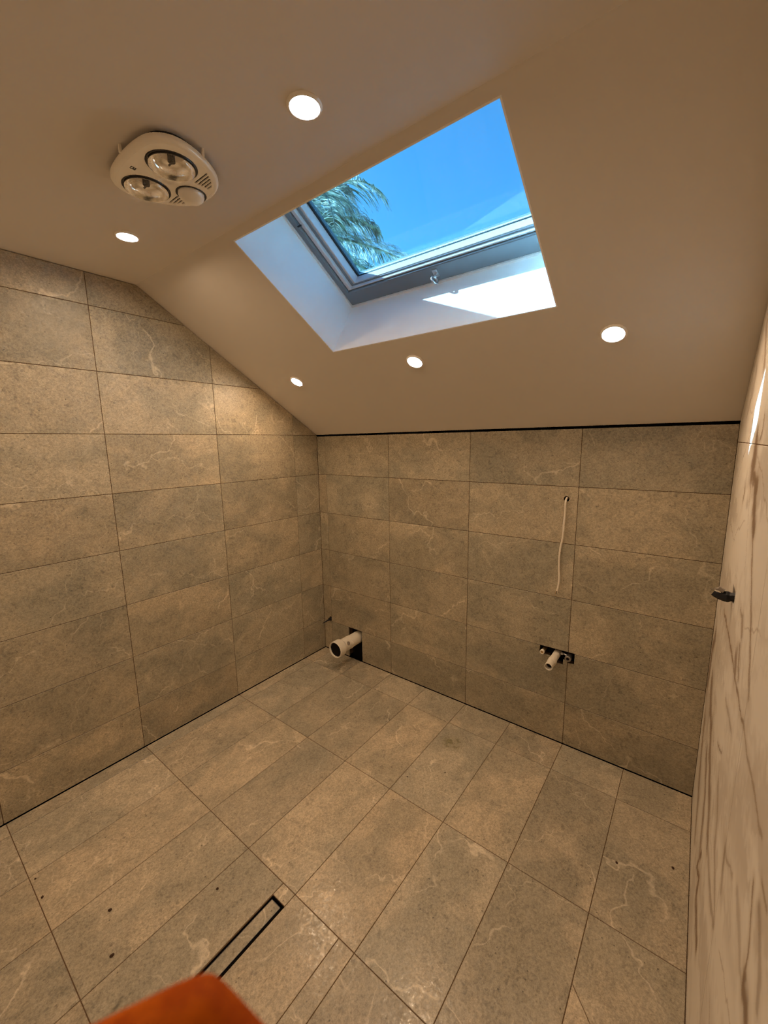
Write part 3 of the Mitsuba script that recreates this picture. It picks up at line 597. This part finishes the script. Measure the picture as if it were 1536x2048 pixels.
fr_list = [(R_az + 0.1, 0.75, 0.95, 1.5, 100, 0.50), (R_az - 0.15, 0.32, 1.50, 1.05, 120, 0.60), (R_az + 0.25, 0.0, 2.90, 0.72, 140, 0.60), (R_az - 0.6, 0.55, 2.0, 1.6), (R_az + 0.3, 1.25, 1.5, 2.5, 90, 0.6), (R_az - 0.3, 1.05, 1.25, 1.7, 80, 0.6), (R_az + 0.1, -0.36, 2.6, 0.40, 120, 0.55), (R_az + 0.8, 0.6, 1.9, 1.5, 60, 0.6),
           (R_az + 1.2, 0.4, 2.4, 1.6), (R_az + 1.8, 0.8, 2.4, 1.7), (R_az + 2.5, 0.3, 2.4, 1.6), (R_az + 3.1, 0.9, 2.4, 1.7), (R_az - 1.1, 0.2, 2.4, 1.6), (R_az - 1.7, 0.8, 2.4, 1.7), (R_az - 2.3, 0.4, 2.4, 1.6), (R_az - 2.8, -0.2, 2.4, 1.2), (R_az - 0.9, -0.4, 2.3, 1.0)]
for a in fr_list: put(num('palm_tree__frond'), frond(*a), 'frond_leaf')
gz = PC[2] - 9.0
put('ground', bx(-25, 25, -25, 25, gz - 0.3, gz + 0.02), 'grass', kind='structure', label='lawn outside, far below the skylight')

# ---------------------------------------------------------------- photographer's hand: a bent finger shows at the bottom edge
def cam_pt(x, y, z): return CAM + RIGHT * x + DOWN * y + FWD * z
fingers = [
    [((-0.0922, 0.1532, 0.100), 0.0125), ((-0.0470, 0.1283, 0.100), 0.0102), ((-0.0298, 0.1445, 0.100), 0.0092), ((-0.0320, 0.1640, 0.092), 0.0075)],
    [((-0.0930, 0.1770, 0.090), 0.0108), ((-0.0500, 0.1530, 0.099), 0.0090), ((-0.0270, 0.1720, 0.097), 0.0075), ((-0.0270, 0.1910, 0.088), 0.0066)],
    [((-0.0950, 0.1980, 0.083), 0.0104), ((-0.0540, 0.1790, 0.095), 0.0076), ((-0.0300, 0.1950, 0.090), 0.0072), ((-0.0350, 0.2140, 0.082), 0.0062)],
    [((-0.0950, 0.2170, 0.077), 0.0096), ((-0.0610, 0.2050, 0.089), 0.0068), ((-0.0430, 0.2160, 0.084), 0.0064), ((-0.0470, 0.2300, 0.078), 0.0056)],
    [((-0.1370, 0.1960, 0.070), 0.0150), ((-0.1060, 0.1690, 0.055), 0.0115), ((-0.0820, 0.1590, 0.046), 0.0098), ((-0.0630, 0.1550, 0.044), 0.0080)]]
def ball(c, r): return m3.Manifold.sphere(r, 20).translate(list(map(float, c)))
parts = []
wrist = [((-0.158, 0.236, 0.074), 0.021), ((-0.146, 0.254, 0.070), 0.020)]
for ch in fingers:
    for (a, ra), (b_, rb_) in zip(ch[:-1], ch[1:]): parts.append(m3.Manifold.batch_hull([ball(cam_pt(*a), ra), ball(cam_pt(*b_), rb_)]))
parts.append(m3.Manifold.batch_hull([ball(cam_pt(*ch[0][0]), ch[0][1] + 0.001) for ch in fingers[:4]] + [ball(cam_pt(*c), r * 0.85) for c, r in wrist]))
parts.append(m3.Manifold.batch_hull([ball(cam_pt(*fingers[4][0][0]), 0.015), ball(cam_pt(*wrist[0][0]), 0.019), ball(cam_pt(*fingers[0][0][0]), 0.009)]))
parts.append(m3.Manifold.batch_hull([ball(cam_pt(*c), r) for c, r in wrist] + [ball(cam_pt(-0.33, 0.45, 0.05), 0.038), ball(cam_pt(-0.315, 0.47, 0.045), 0.038)]))
hand = m3.Manifold.batch_boolean(parts, m3.OpType.Add).refine_to_length(0.004)
hm = hand.to_mesh(); hand = trimesh.Trimesh(hm.vert_properties[:, :3], hm.tri_verts, process=True)
hand = trimesh.smoothing.filter_taubin(hand, iterations=12)
put('person', hand, 'skin', smooth=True, label="blurred orange-brown bent finger of the photographer at the bottom edge, before the floor drain", category='person')
